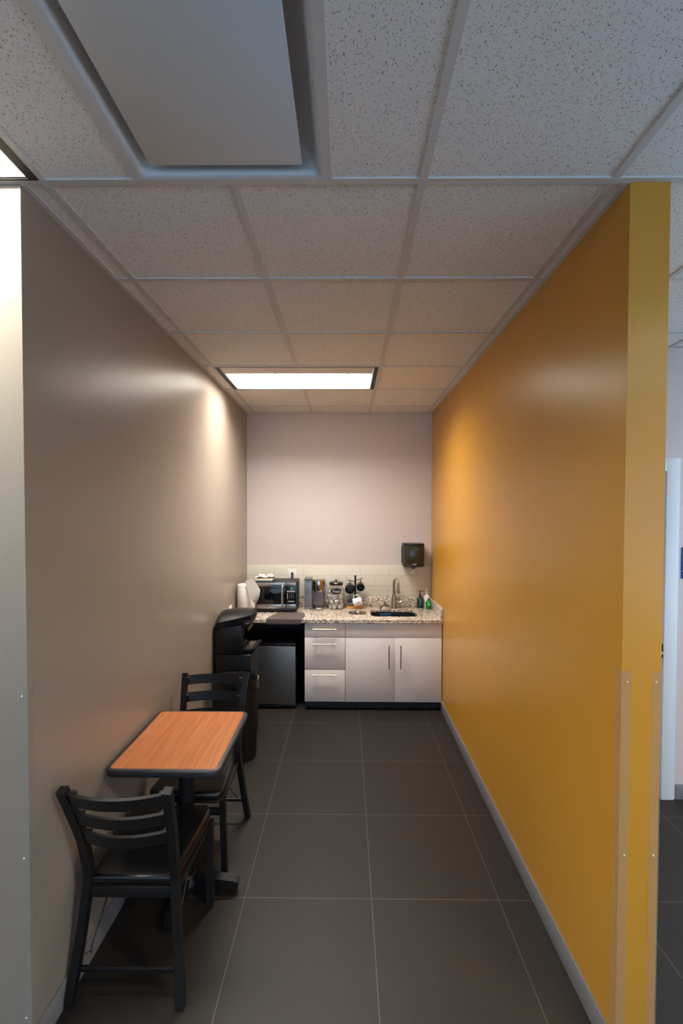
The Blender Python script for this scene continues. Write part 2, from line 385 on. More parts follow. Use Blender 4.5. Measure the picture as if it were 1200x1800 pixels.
# wall angle around the alcove
gm.box(XL, XL + .02, YF, YB, CEIL - .002, CEIL + .004); gm.box(XR - .02, XR, YF, YB, CEIL - .002, CEIL + .004)
gm.box(XL, XR, YB - .02, YB, CEIL - .0025, CEIL + .004)
struct('trim_1', gm, tee_m)
def base(name, x0, x1, y0, y1): return struct(name, MB().box(x0, x1, y0, y1, 0, .1, .003), vinyl)
base('baseboard_left', XL, XL + .008, YF, YB)
base('baseboard_right', XR - .008, XR, YF, 4.235)
base('baseboard_front', RX0, XL, YF - .008, YF)
base('baseboard_hall', 2.155, RX1, YD - .008, YD)
base('baseboard_outer', XO, XO + .008, YF, YD)
# door on the hall wall
dr = MB().box(DX0 + .03, DX1 - .032, YD + .02, YD + .062, .008, DZ - .03, .002).out('door_1', doorm); dr['kind'] = 'structure'
dh = MB(); dh.tube([(2.03, YD + .02, .97), (2.03, YD - .03, .97)], .012); dh.tube([(2.03, YD - .028, .97), (1.99, YD - .034, .972), (1.92, YD - .03, .97)], .009)
dh.lathe([(.028, 0), (.028, .006), (.02, .009)], 2.03, YD + .02, 20, axis='y', cz=.97)
dh.out('door_handle', steel, dr)
fr = MB()
fr.box(DX1 - .03, DX1 + .055, YD - .012, YD + .12, 0, DZ + .05, .003); fr.box(DX0 - .055, DX0 + .03, YD - .012, YD + .12, 0, DZ + .05, .003)
fr.box(DX0 + .03, DX1 - .03, YD - .012, YD + .12, DZ - .03, DZ + .05, .003)
fr.box(DX1 - .046, DX1 - .03, YD + .064, YD + .12, 0, DZ - .03)
frame = struct('trim_2', fr, frm)
MB().box(DX1 - .0325, DX1 - .029, YD - .006, YD + .03, .93, 1.02).out('strike_plate', blk_m, frame)
MB().box(DX1 - .09, DX1 - .05, YD + .0, YD + .018, DZ - .045, DZ - .03).out('stop_block', blk_m, frame)

# ------------------------------------------------------------ ceiling fixtures
def troffer(x0, y0, m_lamp, label, fins=True):
    x1, y1 = x0 + 2 * T, y0 + T; z = CEIL; hz = .10
    x0 += w; x1 -= w; y0 += w; y1 -= w
    t = thing('ceiling_light', label, 'ceiling light', ((x0 + x1) / 2, (y0 + y1) / 2, z), None)
    h = MB(); h.box(x0, x1, y0, y1, z + hz, z + hz + .01); h.box(x0, x0 + .004, y0, y1, z + .003, z + hz); h.box(x1 - .004, x1, y0, y1, z + .003, z + hz)
    h.box(x0, x1, y0, y0 + .004, z + .003, z + hz); h.box(x0, x1, y1 - .004, y1, z + .003, z + hz)
    h.out('housing', refl, t)
    fb = MB(); fb.box(x0 - .002, x0 + .028, y0, y1, z - .002, z + .004); fb.box(x1 - .028, x1 + .002, y0, y1, z - .002, z + .004)
    fb.box(x0 + .028, x1 - .028, y0, y0 + .007, z - .002, z + .004); fb.box(x0 + .028, x1 - .028, y1 - .007, y1, z - .002, z + .004)
    fb.out('frame', blk_matt, t)
    xa, xb = x0 + .03, x1 - .03; ya, yb = y0 + .008, y1 - .008
    rf = MB()
    rf.box(xa, xb, ya, ya + .19, z + .012, z + .016)
    rf.prism([(ya + .186, z + .012), (ya + .190, z + .012), (ya + .196, z + .092), (ya + .190, z + .092)], xa, xb, 'x')
    rf.prism([(yb, z + .002), (yb - .004, z + .002), (yb - .014, z + .092), (yb - .008, z + .092)], xa, xb, 'x')
    rf.prism([(xa, z + .002), (xa + .004, z + .002), (xa + .052, z + .092), (xa + .046, z + .092)], ya, yb, 'y')
    rf.prism([(xb, z + .002), (xb - .004, z + .002), (xb - .052, z + .092), (xb - .046, z + .092)], ya, yb, 'y')
    rf.out('reflector', refl, t)
    MB().box(xa + .05, xb - .05, ya + .192, yb - .010, z + .092, z + .098).out('diffuser', m_lamp, t)
    y0c, y1c = ya + .194, yb - .008; cell = (y1c - y0c) / 3
    for k in (1, 2):
        yy = y0c + cell * k
        MB().prism([(yy - .0015, z + .008), (yy + .0015, z + .008), (yy + .006, z + .056), (yy - .006, z + .056)], xa + .006, xb - .006, 'x').out('louver_blade', louv, t)
    n = 6
    for k in range(1, n):
        x = xa + (xb - xa) * k / n
        for q in range(3):
            MB().box(x - .0008, x + .0008, y0c + cell * q + .006, y0c + cell * (q + 1) - .006, z + .012, z + .054).out('louver_fin', louv, t)
        MB().box(x - .002, x + .002, ya + .11, ya + .186, z + .004, z + .012).out('louver_tab', louv, t)
    return t
troffer(CX, CY + 3 * T, lampK, 'lit two by four foot recessed ceiling light in the alcove ceiling, towards the back wall')
troffer(CX - 2 * T, CY - T, lampF, 'lit recessed ceiling light at the left photo edge, above the pale front wall')
troffer(CX + 4 * T, CY - 3 * T, lampH, 'lit recessed ceiling light in the hall ceiling, right of the camera')
troffer(CX + 6 * T, CY, lampFill, 'added unseen ceiling light to brighten the hall, in front of the white door wall')
# square plaque air diffuser
dx0, dx1, dy0, dy1 = HVX0 + w, HVX0 + T - w, CY - T + w, CY - w
t = thing('air_diffuser', 'square white ceiling air diffuser with a flat centre plaque and curved recessed border', 'air diffuser', ((dx0 + dx1) / 2, (dy0 + dy1) / 2, CEIL))
def bowl(u, v):
    # closed loop u around, v from the lip inwards and up
    prof = [(0, 0), (.012, 0), (.016, .006), (.022, .03), (.038, .052), (.065, .062), (.12, .062)]
    k = int(round(v * (len(prof) - 1))); ins, hz = prof[k]
    P = rr(dx0 + ins, dx1 - ins, dy0 + ins, dy1 - ins, .003 + min(ins, .012), 4); i = int(round(u * len(P))) % len(P)
    return (P[i][0], P[i][1], CEIL + hz)
nP = len(rr(0, 1, 0, 1, .1, 4))
b_ = MB(); b_.grid(bowl, nP, 6); bmesh.ops.remove_doubles(b_.bm, verts=b_.bm.verts, dist=1e-5)
b_.out('border', hvac_m, t, smooth=60)
MB().box(dx0 + .11, dx1 - .11, dy0 + .11, dy1 - .11, CEIL + .062, CEIL + .09).out('neck', hvac_m, t)
MB().prism(rr(dx0 + .052, dx1 - .064, dy0 + .052, dy1 - .052, .006, 3), CEIL + .004, CEIL + .012, bev=.002).out('plaque', hvac_m, t)
for i_, j_ in ((0, 0), (1, 0), (0, 1), (1, 1)):
    x = dx0 + .15 + i_ * (dx1 - dx0 - .3); y = dy0 + .15 + j_ * (dy1 - dy0 - .3)
    MB().tube([(x, y, CEIL + .011), (x, y, CEIL + .063)], .005, 8).out('hanger', hvac_m, t)

# ------------------------------------------------------------ corner guards
def corner_guard(x, dirx, z1, label, screws):
    """clear plastic angle on the vertical wall corner at (x, YF); dirx: which way the second leaf's face looks"""
    t = thing('corner_guard', label, 'corner guard', (x, YF, .1))
    e = dirx * .0015; L = .03; g = MB()
    px = x + dirx * .0005
    # front leaf lies on the end face (normal -Y), side leaf on the wall face (normal dirx)
    a, b2 = sorted((px + dirx * .002, x - dirx * L)); g.box(a, b2, YF - .0025, YF - .0005, .1 if z1 else 0, z1)
    a, b2 = sorted((px, px + dirx * .002)); g.box(a, b2, YF - .0005, YF + L, .1, z1)
    g.out('angle_strip', guard, t)
    for z in screws:
        MB().lathe([(.0032, 0), (.003, .0012), (0, .0016)], x - dirx * .017, YF - .0025, 12, axis='y', cz=z).out('screw', whitep, t)
    return t
corner_guard(XL, 1, 1.285, 'clear plastic corner guard on the pale left wall corner', (1.25, .7, .15))
corner_guard(XR, -1, 1.345, 'clear plastic corner guard on the inner corner of the ochre wall end', (1.31, .73, .15))
corner_guard(XO, 1, 1.345, 'clear plastic corner guard on the outer corner of the ochre wall end, beside the hall', (1.31, .73, .15))

# blue sign on the hall wall
t = thing('wall_sign', 'blue wall sign at the right photo edge beside the white door', 'sign', (2.24, YD, 1.447))
MB().box(2.163, 2.317, YD - .006, YD - .0005, 1.447, 1.649, .002).out('plate', blue, t)
MB().box(2.168, 2.312, YD - .0075, YD - .0055, 1.495, 1.499).out('line', white_ink, t)

# ------------------------------------------------------------ kitchen counter
ZT, ZB, CF = .871, .834, 4.215
top = MB().box(XL + .002, XR - .002, CF, YB - .001, ZB + .017, ZT, .004, 3).out('worktop', gran)
sinkp = rr(.245, .70, 4.35, 4.655, .07, 8)
c1 = MB().prism(sinkp, ZB - .05, ZT + .05).out('cut', gran)
c2 = MB().lathe([(.083, ZB - .05), (.083, ZT + .05)], .118, 4.50, 40).out('cut', gran)
boolean_cut(top, [c1, c2])
top.data.polygons.foreach_set('use_smooth', [True] * len(top.data.polygons)); top.data.set_sharp_from_angle(angle=math.radians(35))
wt = thing('granite_worktop', 'speckled beige granite worktop with splash strips along the back and right walls', 'worktop', (0, 4.53, ZB))
off = wloc(wt)
for v in top.data.vertices: v.co -= off
top.parent = wt; top.name = 'slab'
MB().box(XL + .002, XR - .002, CF, CF + .036, ZB, ZB + .0185, .002).out('front_edge', gran, wt)
MB().box(XL + .002, XR - .024, YB - .021, YB - .001, ZT, .977, .002).out('back_splash', gran, wt)
MB().box(XR - .023, XR - .002, CF + .004, YB - .001, ZT, .977, .002).out('side_splash', gran, wt)
struct('trim_3', MB().box(XL + .001, XR - .001, YB - .010, YB, .9775, 1.313, .001), bs_m)
# sink
t = thing('kitchen_sink', 'dark stainless undermount sink set in the granite worktop', 'sink', (.4725, 4.5, .66))
def basin(u, v):
    prof = [(-.012, ZB + .0155), (.004, ZB + .0155), (.006, ZB - .02), (.01, .70), (.03, .672), (.06, .668), (.11, .666)]
    k = int(round(v * (len(prof) - 1))); ins, zz = prof[k]
    P = rr(.245 + ins, .70 - ins, 4.35 + ins, 4.655 - ins, max(.075 - ins * .3, .02), 8); i = int(round(u * len(P))) % len(P)
    return (P[i][0], P[i][1], zz)
nB = len(rr(0, 1, 0, 1, .1, 8)); b_ = MB(); b_.grid(basin, nB, 6); bmesh.ops.remove_doubles(b_.bm, verts=b_.bm.verts, dist=1e-5)
b_.bm.faces.ensure_lookup_table(); bmesh.ops.holes_fill(b_.bm, edges=[e for e in b_.bm.edges if e.is_boundary and all(v.co.z < .667 for v in e.verts)])
b_.out('basin', sink_m, t, solid=.0012)
MB().lathe([(.04, .6685), (.042, .6705), (.03, .6705), (.028, .668), (0, .667)], .4725, 4.5, 24).out('drain', steel, t)
# waste chute ring
t = thing('waste_chute', 'round steel-rimmed waste opening in the worktop left of the sink', 'waste chute', (.118, 4.50, .84))
MB().lathe([(.0815, .70), (.0815, ZT + .0005), (.094, ZT + .0005), (.094, ZT + .003), (.078, ZT + .003), (.0765, ZT - .002), (.0765, .70)], .118, 4.50, 40).out('steel_ring', chrome, t)
MB().lathe([(0, .702), (.0760, .702), (.0760, .705), (0, .705)], .118, 4.50, 32).out('dark_flap', blk_matt, t)

# cabinets
FYf, FYb = 4.235, 4.253
def bar_handle(pts_a, pts_b, parent, stand):
    h = MB(); a, b2 = Vector(pts_a), Vector(pts_b); d = (b2 - a)
    h.tube([a, b2], .0055, 12)
    for k in (.12, .88):
        p = a + d * k; h.tube([p, p + Vector((0, stand, 0))], .004, 8)
    return h.out('handle', nickel, parent)
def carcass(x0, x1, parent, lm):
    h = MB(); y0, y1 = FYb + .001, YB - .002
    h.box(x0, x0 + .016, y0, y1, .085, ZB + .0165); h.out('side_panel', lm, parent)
    MB().box(x1 - .016, x1, y0, y1, .085, ZB + .0165).out('side_panel', white_lam, parent)
    MB().box(x0 + .016, x1 - .016, y0, y1, .085, .101).out('bottom_panel', white_lam, parent)
    MB().box(x0, x1, y0 + .055, y0 + .07, 0, .085).out('toe_kick', toe_m, parent)
t = thing('drawer_cabinet', 'white three-drawer base cabinet beside the small refrigerator', 'cabinet', (-.195, 4.53, 0))
carcass(-.387, -.004, t, shade_lam)  # left side coloured dark in place of shade
for z0, z1, zh in ((.698, .831, .779), (.392, .694, .639), (.087, .388, .347)):
    d = MB().box(-.386, -.0055, FYf, FYb, z0, z1, .0015).out('drawer', white_lam, t)
    bar_handle((-.311, FYf - .03, zh), (-.089, FYf - .03, zh), d, .03)
    MB().box(-.365, -.026, FYb, 4.70, z0 + .01, z1 - .03).out('drawer_box', white_lam, d)
t = thing('sink_cabinet', 'white two-door base cabinet under the sink', 'cabinet', (.45, 4.53, 0))
carcass(-.002, .902, t, white_lam)
MB().box(-.001, .901, FYf, FYb, .698, .831, .0015).out('front_panel', white_lam, t)
for x0, x1, hx in ((-.001, .4555, .405), (.4585, .901, .515)):
    d = MB().box(x0, x1, FYf, FYb, .087, .694, .0015).out('door', white_lam, t)
    bar_handle((hx, FYf - .03, .41), (hx, FYf - .03, .63), d, .03)
# knee-space back panel, coloured dark to stand for deep shade
struct('trim_4', MB().box(XL + .009, -.389, YB - .012, YB - .001, 0, ZB - .001), shade_lam)

# ------------------------------------------------------------ refrigerator
t = thing('mini_refrigerator', 'small refrigerator with dark stainless door under the worktop', 'refrigerator', (-.70, 4.52, 0))
MB().box(-.925, -.473, 4.305, 4.79, .02, .633, .006).out('body', blk, t)
MB().box(-.925, -.473, 4.258, 4.300, .048, .606, .008, 3).out('door', fridge_m, t)
MB().box(-.925, -.473, 4.256, 4.302, .608, .632, .006).out('top_handle_strip', blk, t)
MB().box(-.925, -.473, 4.275, 4.303, .012, .044, .003).out('kick_plate', blk, t)
for x in (-.9, -.5):
    for y in (4.33, 4.76): MB().tube([(x, y, 0), (x, y, .021)], .014, 10).out('foot', blk, t)
lg = MB()
pts = [(-.742 + .045 * k / 10, 4.2572, .583 + .006 * math.sin(k * 1.7)) for k in range(11)]
lg.tube(pts, .0014, 6); lg.out('logo', steel, t)

# ------------------------------------------------------------ water cooler
t = thing('water_cooler', 'tall black water cooler against the left wall, facing the refrigerator', 'water cooler', (-.90, 3.72, 0))
ya, yb = 3.575, 3.875
b_ = MB()
b_.prism([(-1.045, .0), (-.752, 0), (-.752, .735), (-1.045, .735)], ya + .0005, yb - .0005, 'y', bev=.008, seg=3); b_.out('lower_body', cool, t)
b_ = MB(); b_.prism([(-1.045, .7355), (-.825, .7355), (-.825, .975), (-1.045, .945)], ya + .0005, yb - .0005, 'y', bev=.008, seg=3); b_.out('upper_body', cool, t)
b_ = MB(); b_.prism([(-.823, .945), (-.785, .942), (-.765, .975), (-.756, 1.008), (-.823, 1.0)], ya + .004, yb - .004, 'y', bev=.008, seg=3); hd = b_.out('dispenser_head', cool, t)
MB().box(-.824, -.819, ya + .03, yb - .03, .79, .945, .002).out('recess_panel', blk_g, t)
for dy in (-.07, 0, .07):
    MB().tube([(-.79, 3.725 + dy, .948), (-.79, 3.725 + dy, .91)], [.011, .008], 10).out('nozzle', nickel, hd)
    MB().box(-.7635, -.7605, 3.715 + dy, 3.735 + dy, .98, .992).out('button', grey_ink, hd).rotation_euler = (0, 0, 0)
def lid(u, v):
    x = -1.052 + .292 * u; k = 2 * v - 1
    edge = .985 + .062 * u - .04 * max(0, 1 - u / .14) ** 2
    crown = (.078 - .05 * u ** 1.5) * (1 - abs(k) ** 2.2) * (1 - .25 * (1 - u) ** 3)
    y = 3.725 + k * .158 * (1 - .22 * u ** 4)
    return (x, y, edge + crown)
b_ = MB(); b_.grid(lid, 24, 16)
edges = [e for e in b_.bm.edges if e.is_boundary]
r_ = bmesh.ops.extrude_edge_only(b_.bm, edges=edges)
for v in [g for g in r_['geom'] if isinstance(g, bmesh.types.BMVert)]:
    v.co.z -= .05; v.co.x = -.90 + (v.co.x + .90) * .965; v.co.y = 3.725 + (v.co.y - 3.725) * .97
bmesh.ops.holes_fill(b_.bm, edges=[e for e in b_.bm.edges if e.is_boundary])
b_.out('lid', blk, t, smooth=50)
me = text_mesh('HOT  COLD', .016, Matrix.Translation((-.733, 3.68, 1.045)) @ Matrix.Rotation(math.radians(12), 4, 'Z') @ Matrix.Rotation(math.radians(0), 4, 'Z') @ FACE_CAM)
me = None
mk = MB()
for k in range(4): mk.box(-.798 + .009 * k, -.792 + .009 * k, ya + .0032, ya + .0045, .978 + .002 * k, .990 + .002 * k)
mk.out('head_markings', grey_ink, hd)
# drip tray
b_ = MB(); b_.prism([(-.825, .742), (-.75, .742), (-.715, .775), (-.72, .788), (-.76, .772), (-.825, .768)], ya + .015, yb - .015, 'y', bev=.003, seg=2); tr_ = b_.out('drip_tray', blk, t)
b_ = MB()
for k in range(6): b_.box(-.81 + k * .009, -.806 + k * .009, ya + .04, yb - .04, .768, .777)
b_.out('tray_grille', steel, tr_)

# ------------------------------------------------------------ waste bin
t = thing('waste_bin', 'black oval waste bin in front of the water cooler', 'bin', (-.845, 3.43, 0))
MB().lathe([(.0, .0), (.88, 0), (.93, .012), (1.0, .50), (1.0, .585), (1.03, .59), (1.03, .607), (.985, .607), (.96, .60), (.86, .02), (0, .018)], -.845, 3.43, 48, rx=.172, ry=.128).out('bucket', blk_matt, t)
def liner(u, v):
    a = 2 * PI * u; r = 1.02 + .02 * math.sin(9 * a) * v + .015 * v; z = .612 - .075 * v * (1 + .25 * math.sin(5 * a + 1)) + .003 * math.sin(14 * a)
    return (-.845 + r * .174 * math.cos(a), 3.43 + r * .129 * math.sin(a), z)
b_ = MB(); b_.grid(liner, 96, 5); bmesh.ops.remove_doubles(b_.bm, verts=b_.bm.verts, dist=1e-5)
b_.out('liner_bag', blk, t, smooth=60, solid=.0006)
MB().tube([(-.668, 3.405, .598), (-.664, 3.41, .606), (-.663, 3.42, .617), (-.667, 3.427, .622), (-.672, 3.43, .612)], .0035, 8).out('bag_glint_loop', bag_glint, t)

# ------------------------------------------------------------ table
TX0, TX1, TY0, TY1, TZ = -1.052, -.545, 1.925, 2.535, .745
tcx, tcy = -.80, 2.19
t = thing('cafe_table', 'small cafe table with orange-brown wood top and black edge, against the left wall', 'table', (tcx, tcy, 0))
MB().prism(rr(TX0, TX1, TY0, TY1, .045, 8), TZ - .034, TZ - .0006, bev=.011, seg=4).out('table_edge', rubber, t)
MB().prism(rr(TX0 + .02, TX1 - .02, TY0 + .02, TY1 - .02, .02, 6), TZ - .004, TZ).out('tabletop', wood, t)
MB().lathe([(.036, .06), (.036, .70)], tcx + .02, tcy, 24).out('column', cast, t)
MB().prism(rr(tcx - .13, tcx + .17, tcy - .16, tcy + .16, .03, 4), .698, TZ - .035).out('mount_plate', cast, t)
bs = MB(); bs.lathe([(.055, .025), (.06, .05), (.042, .085), (.036, .09)], tcx + .02, tcy, 24); bs.out('base_hub', cast, t)
for dx, dy, L in ((1, 0, .255), (-1, 0, .21), (0, 1, .29), (0, -1, .24)):
    a = Vector((tcx + .02, tcy, .055)); d = Vector((dx, dy, 0)); b_ = MB()
    b_.tube([a + d * .03, a + d * L * .55 + Vector((0, 0, -.004)), a + d * (L - .02) + Vector((0, 0, -.016)), a + d * L + Vector((0, 0, -.022))], [.026, .025, .022, .016], square=True, up=(0, 0, 1))
    lg_ = b_.out('base_foot', cast, t)
    q = a + d * (L - .03); MB().lathe([(.014, 0), (.016, .006), (.012, .02)], q.x, q.y, 14).out('glide', blk, lg_)

# ------------------------------------------------------------ chairs
def spline(P, n=8):
    """Catmull-Rom through the points"""
    P = [Vector(p) for p in P]; out = []
    Q = [P[0] * 2 - P[1]] + P + [P[-1] * 2 - P[-2]]
    for i in range(1, len(Q) - 2):
        for k in range(n):
            u = k / n; a, b, c_, d = Q[i - 1], Q[i], Q[i + 1], Q[i + 2]
            out.append(.5 * ((2 * b) + (c_ - a) * u + (2 * a - 5 * b + 4 * c_ - d) * u * u + (3 * b - a - 3 * c_ + d) * u ** 3))
    out.append(P[-1]); return out
def make_chair(cx, cy, label):
    t = thing('ladder_back_chair', label, 'chair', (cx, cy, 0), 'chairs at the cafe table')
    X = lambda x: cx + x
    Y = lambda y: cy + y
    def post(s_): return spline([(X(s_ * .212), Y(-.270), 0), (X(s_ * .19), Y(-.232), .2), (X(s_ * .172), Y(-.205), .40), (X(s_ * .168), Y(-.203), .47), (X(s_ * .173), Y(-.235), .62), (X(s_ * .183), Y(-.292), .775), (X(s_ * .19), Y(-.328), .865)], 6)
    for s_ in (-1, 1):
        p = post(s_); MB().tube(p, .0155, square=True, up=(1, 0, 0)).out('rear_post', blk_m, t, smooth=30)
        fl = [(X(s_ * .185), Y(.195), .40), (X(s_ * .188), Y(.190), .2), (X(s_ * .19), Y(.18), 0)]
        MB().tube(fl, .0145, square=True, up=(1, 0, 0)).out('front_leg', blk_m, t, smooth=30)
        # folding brace: thin rod from under the seat to the rear post
        br_ = spline([(X(s_ * .155), Y(.02), .395), (X(s_ * .158), Y(-.09), .27), (X(s_ * .16), Y(-.15), .21), (X(s_ * .165), Y(-.19), .165), (X(s_ * .163), Y(-.2), .14)], 4)
        MB().tube(br_, .003, 6).out('brace_rod', blk_m, t)
        MB().tube([(X(s_ * .16), Y(-.2), .152), (X(s_ * .19), Y(-.24), .158)], .003, 6).out('brace_pin', nickel, t)
        MB().tube([(X(s_ * .168), Y(-.19), .389), (X(s_ * .178), Y(.18), .389)], .010, square=True, up=(0, 0, 1)).out('side_rail', blk_m, t)
    def at_z(z):
        p = post(1)
        for a, b in zip(p, p[1:]):
            if a.z <= z <= b.z: return a + (b - a) * ((z - a.z) / (b.z - a.z))
        return p[-1]
    for zc in (.828, .735, .642):
        hh = .026
        def slat(u, v, zc=zc, hh=hh):
            k = 2 * u - 1; z = zc + (2 * v - 1) * hh; q = at_z(min(z, .86)); xx = (q.x - cx - .010) * k
            return (X(xx), q.y + .006 - .040 * (1 - k * k), z)
        b_ = MB(); b_.grid(slat, 20, 3)
        sl = b_.out('slat', blk_m, t, smooth=50, solid=.012)
        for s_ in (-1, 1):
            q = at_z(zc); MB().box(cx + s_ * (q.x - cx - .024) - .012, cx + s_ * (q.x - cx - .024) + .012, q.y - .001, q.y + .016, zc - .02, zc + .02, .003).out('slat_bracket', blk_matt, sl)
    # seat: plywood pan plus padded vinyl
    def seatpoly(ins):
        return [(X(-.158 + ins), Y(-.212 + ins)), (X(.158 - ins), Y(-.212 + ins)), (X(.185 - ins), Y(.10)), (X(.19 - ins), Y(.19)), (X(.165 - ins), Y(.228 - ins)), (X(-.165 + ins), Y(.228 - ins)), (X(-.19 + ins), Y(.19)), (X(-.185 + ins), Y(.10))]
    MB().prism(seatpoly(.004), .402, .416).out('seat_pan', brownply, t)
    b_ = MB(); b_.prism(seatpoly(0), .417, .457, bev=.016, seg=4); b_.out('seat_pad', vinylseat, t, smooth=60)
    MB().box(X(-.172), X(.172), Y(-.214), Y(-.202), .372, .415, .002).out('rear_apron', blk_m, t)
    MB().box(X(-.172), X(.172), Y(.183), Y(.197), .322, .358, .003).out('front_stretcher', blk_m, t)
    MB().box(X(-.192), X(.192), Y(-.251), Y(-.238), .112, .132, .003).out('rear_stretcher', blk_m, t)
    return t
ch = make_chair(-.828, 1.925, 'black ladder-back chair nearest the camera, back turned, at the near end of the table')
def copy_tree(o, parent=None):
    n = o.copy(); COL.objects.link(n)
    if parent is not None: n.parent = parent
    for k in list(o.children): copy_tree(k, n)
    return n
c2_ = copy_tree(ch); c2_.location = (-.808, 2.462, 0); c2_.rotation_euler = (0, 0, PI)
c2_['label'] = 'black ladder-back chair at the far end of the small table, facing the camera'

# ------------------------------------------------------------ on the worktop
# microwave
t = thing('microwave_oven', 'black and stainless microwave oven on the left of the worktop', 'microwave', (-.71, 4.66, ZT))
mx0, mx1, my, mz0, mz1 = -.925, -.495, 4.50, .886, 1.173
MB().box(mx0, mx1, my + .03, 4.815, mz0, mz1 - .002, .004).out('body', blk_m, t)
fcx = -.603
d = MB().box(mx0, fcx - .001, my, my + .028, .910, mz1, .004).out('door', blk_g, t)
MB().box(mx0 + .0, fcx - .002, my - .003, my + .003, 1.134, mz1 - .001, .003).out('top_trim', steel, d)
MB().box(mx0 + .0, fcx - .002, my - .003, my + .003, .911, .955, .003).out('bottom_trim', steel, d)
MB().box(mx0 + .05, -.665, my - .0012, my + .002, .972, 1.118, .001).out('window', blk_g, d)
hs = [Vector((-.632, my - .004, 1.145)), Vector((-.632, my - .022, 1.12)), Vector((-.632, my - .03, 1.04)), Vector((-.632, my - .022, .96)), Vector((-.632, my - .004, .935))]
MB().tube(spline(hs, 5), .0105, 12).out('handle', steel, d)
MB().box(-.80, -.775, my - .0036, my - .0028, .93, .934).out('brand_mark', blk_m, d)
p = MB().box(fcx, mx1, my, my + .028, .910, mz1, .004).out('control_panel', blk_g, t)
MB().box(fcx + .001, mx1 - .004, my - .003, my + .003, 1.134, mz1 - .001, .003).out('top_trim', steel, p)
MB().box(fcx + .001, mx1 - .004, my - .003, my + .003, .911, .957, .003).out('bottom_trim', steel, p)
me = text_mesh('8:03', .015, Matrix.Translation((-.54, my - .001, 1.114)) @ FACE_CAM, bold=.0004); link_mesh('display_digits', me, led_g, p)
MB().box(-.588, -.51, my - .0012, my + .001, 1.078, 1.091).out('button', grey_ink, p)
for k in range(5): MB().box(-.588, -.577, my - .0012, my + .001, 1.060 - k * .0135, 1.067 - k * .0135).out('button', grey_ink, p)
for k in range(4):
    for q in range(3): MB().box(-.562 + q * .017, -.556 + q * .017, my - .0012, my + .001, 1.058 - k * .015, 1.062 - k * .015).out('button', grey_ink, p)
MB().box(-.580, -.515, my - .0015, my + .001, .978, .990, .001).out('button', grey_ink, p)
MB().box(mx0 + .002, mx1 - .002, my + .002, my + .03, .884, .909, .002).out('base_strip', blk, t)
for x in (mx0 + .04, mx1 - .04):
    for y in (my + .05, 4.78): MB().tube([(x, y, ZT), (x, y, mz0 + .001)], .012, 10).out('foot', blk, t)
# things on the microwave
zz = mz1 - .0015
bk = MB().box(-.905, -.745, 4.53, 4.72, zz, zz + .012, .001).out('booklet', bluebook); tag(bk, 'blue booklet at the bottom of the pile on the microwave', 'booklet')
bx = MB().box(-.908, -.738, 4.525, 4.715, zz + .0125, zz + .034, .002).out('napkin_box', cream); tag(bx, 'cream cardboard box in the pile on the microwave, on top of the blue booklet', 'box')
def nap(u, v): return (-.912 + .18 * u, 4.53 + .19 * v, zz + .043 + .012 * abs(math.sin(u * 5.2 + v)) + .006 * math.sin(v * 9))
b_ = MB(); b_.grid(nap, 24, 20); nk = b_.out('napkins', napk, smooth=60, solid=.005); tag(nk, 'printed white paper napkins topping the pile on the microwave', 'napkins')
# paper towel roll
t = thing('paper_towel_roll', 'white paper towel roll with a loose flap, left of the microwave', 'paper towels', (-.958, 4.34, ZT))
MB().lathe([(.085, ZT), (.085, ZT + .008), (0, ZT + .008)], -.958, 4.34, 32).out('stand_base', blk_m, t)
MB().lathe([(.02, ZT + .010), (.082, ZT + .010), (.083, ZT + .012), (.083, ZT + .305), (.081, ZT + .308), (.02, ZT + .308)], -.958, 4.34, 40).out('roll', paper, t)
MB().tube([(-.958, 4.34, ZT + .005), (-.958, 4.34, ZT + .33)], .008, 10).out('stand_rod', blk_m, t)
def flap(u, v):
    tl, tr2, br2, bl = Vector((-.950, 4.262, 1.222)), Vector((-.795, 4.205, 1.150)), Vector((-.842, 4.220, 1.010)), Vector((-.915, 4.252, 1.082))
    p = (tl * (1 - u) + tr2 * u) * (1 - v) + (bl * (1 - u) + br2 * u) * v
    p.z += .05 * math.sin(PI * u) * (1 - v) ** 1.5; p.y += .016 * math.sin(4 * u + 3 * v) * u - .008; p.x += .012 * math.sin(PI * v) * u
    return tuple(p)
b_ = MB(); b_.grid(flap, 14, 14); b_.out('loose_sheet', paper, t, smooth=70, solid=.0015)
# cloth mat over the edge
def matfn(u, v):
    x0 = -.735 + (.065 if v > .5 else .0) * 0; L = .335
    s_ = v * L; lx = -.745 + .09 * max(0, (v - .2)) ; rx = -.425 + .03 * math.sin(v * 3)
    x = lx + (rx - lx) * u
    if s_ < .045: y = CF - .006; z = ZT - .045 + s_
    elif s_ < .06: a = (s_ - .045) / .015 * PI / 2; y = CF - .006 + .010 * (1 - math.cos(a)); z = ZT + .0045 * math.sin(a)
    else: y = CF + .004 + (s_ - .06); z = ZT + .0045
    return (x, y, z + .0025 * math.sin(9 * u + 4 * v) ** 2 * (1 if s_ > .06 else 0))
b_ = MB(); b_.grid(matfn, 30, 60); o_ = b_.out('dish_mat', cloth, smooth=60, solid=.0035); tag(o_, 'taupe cloth drying mat lying in front of the microwave and hanging over the worktop edge', 'mat')

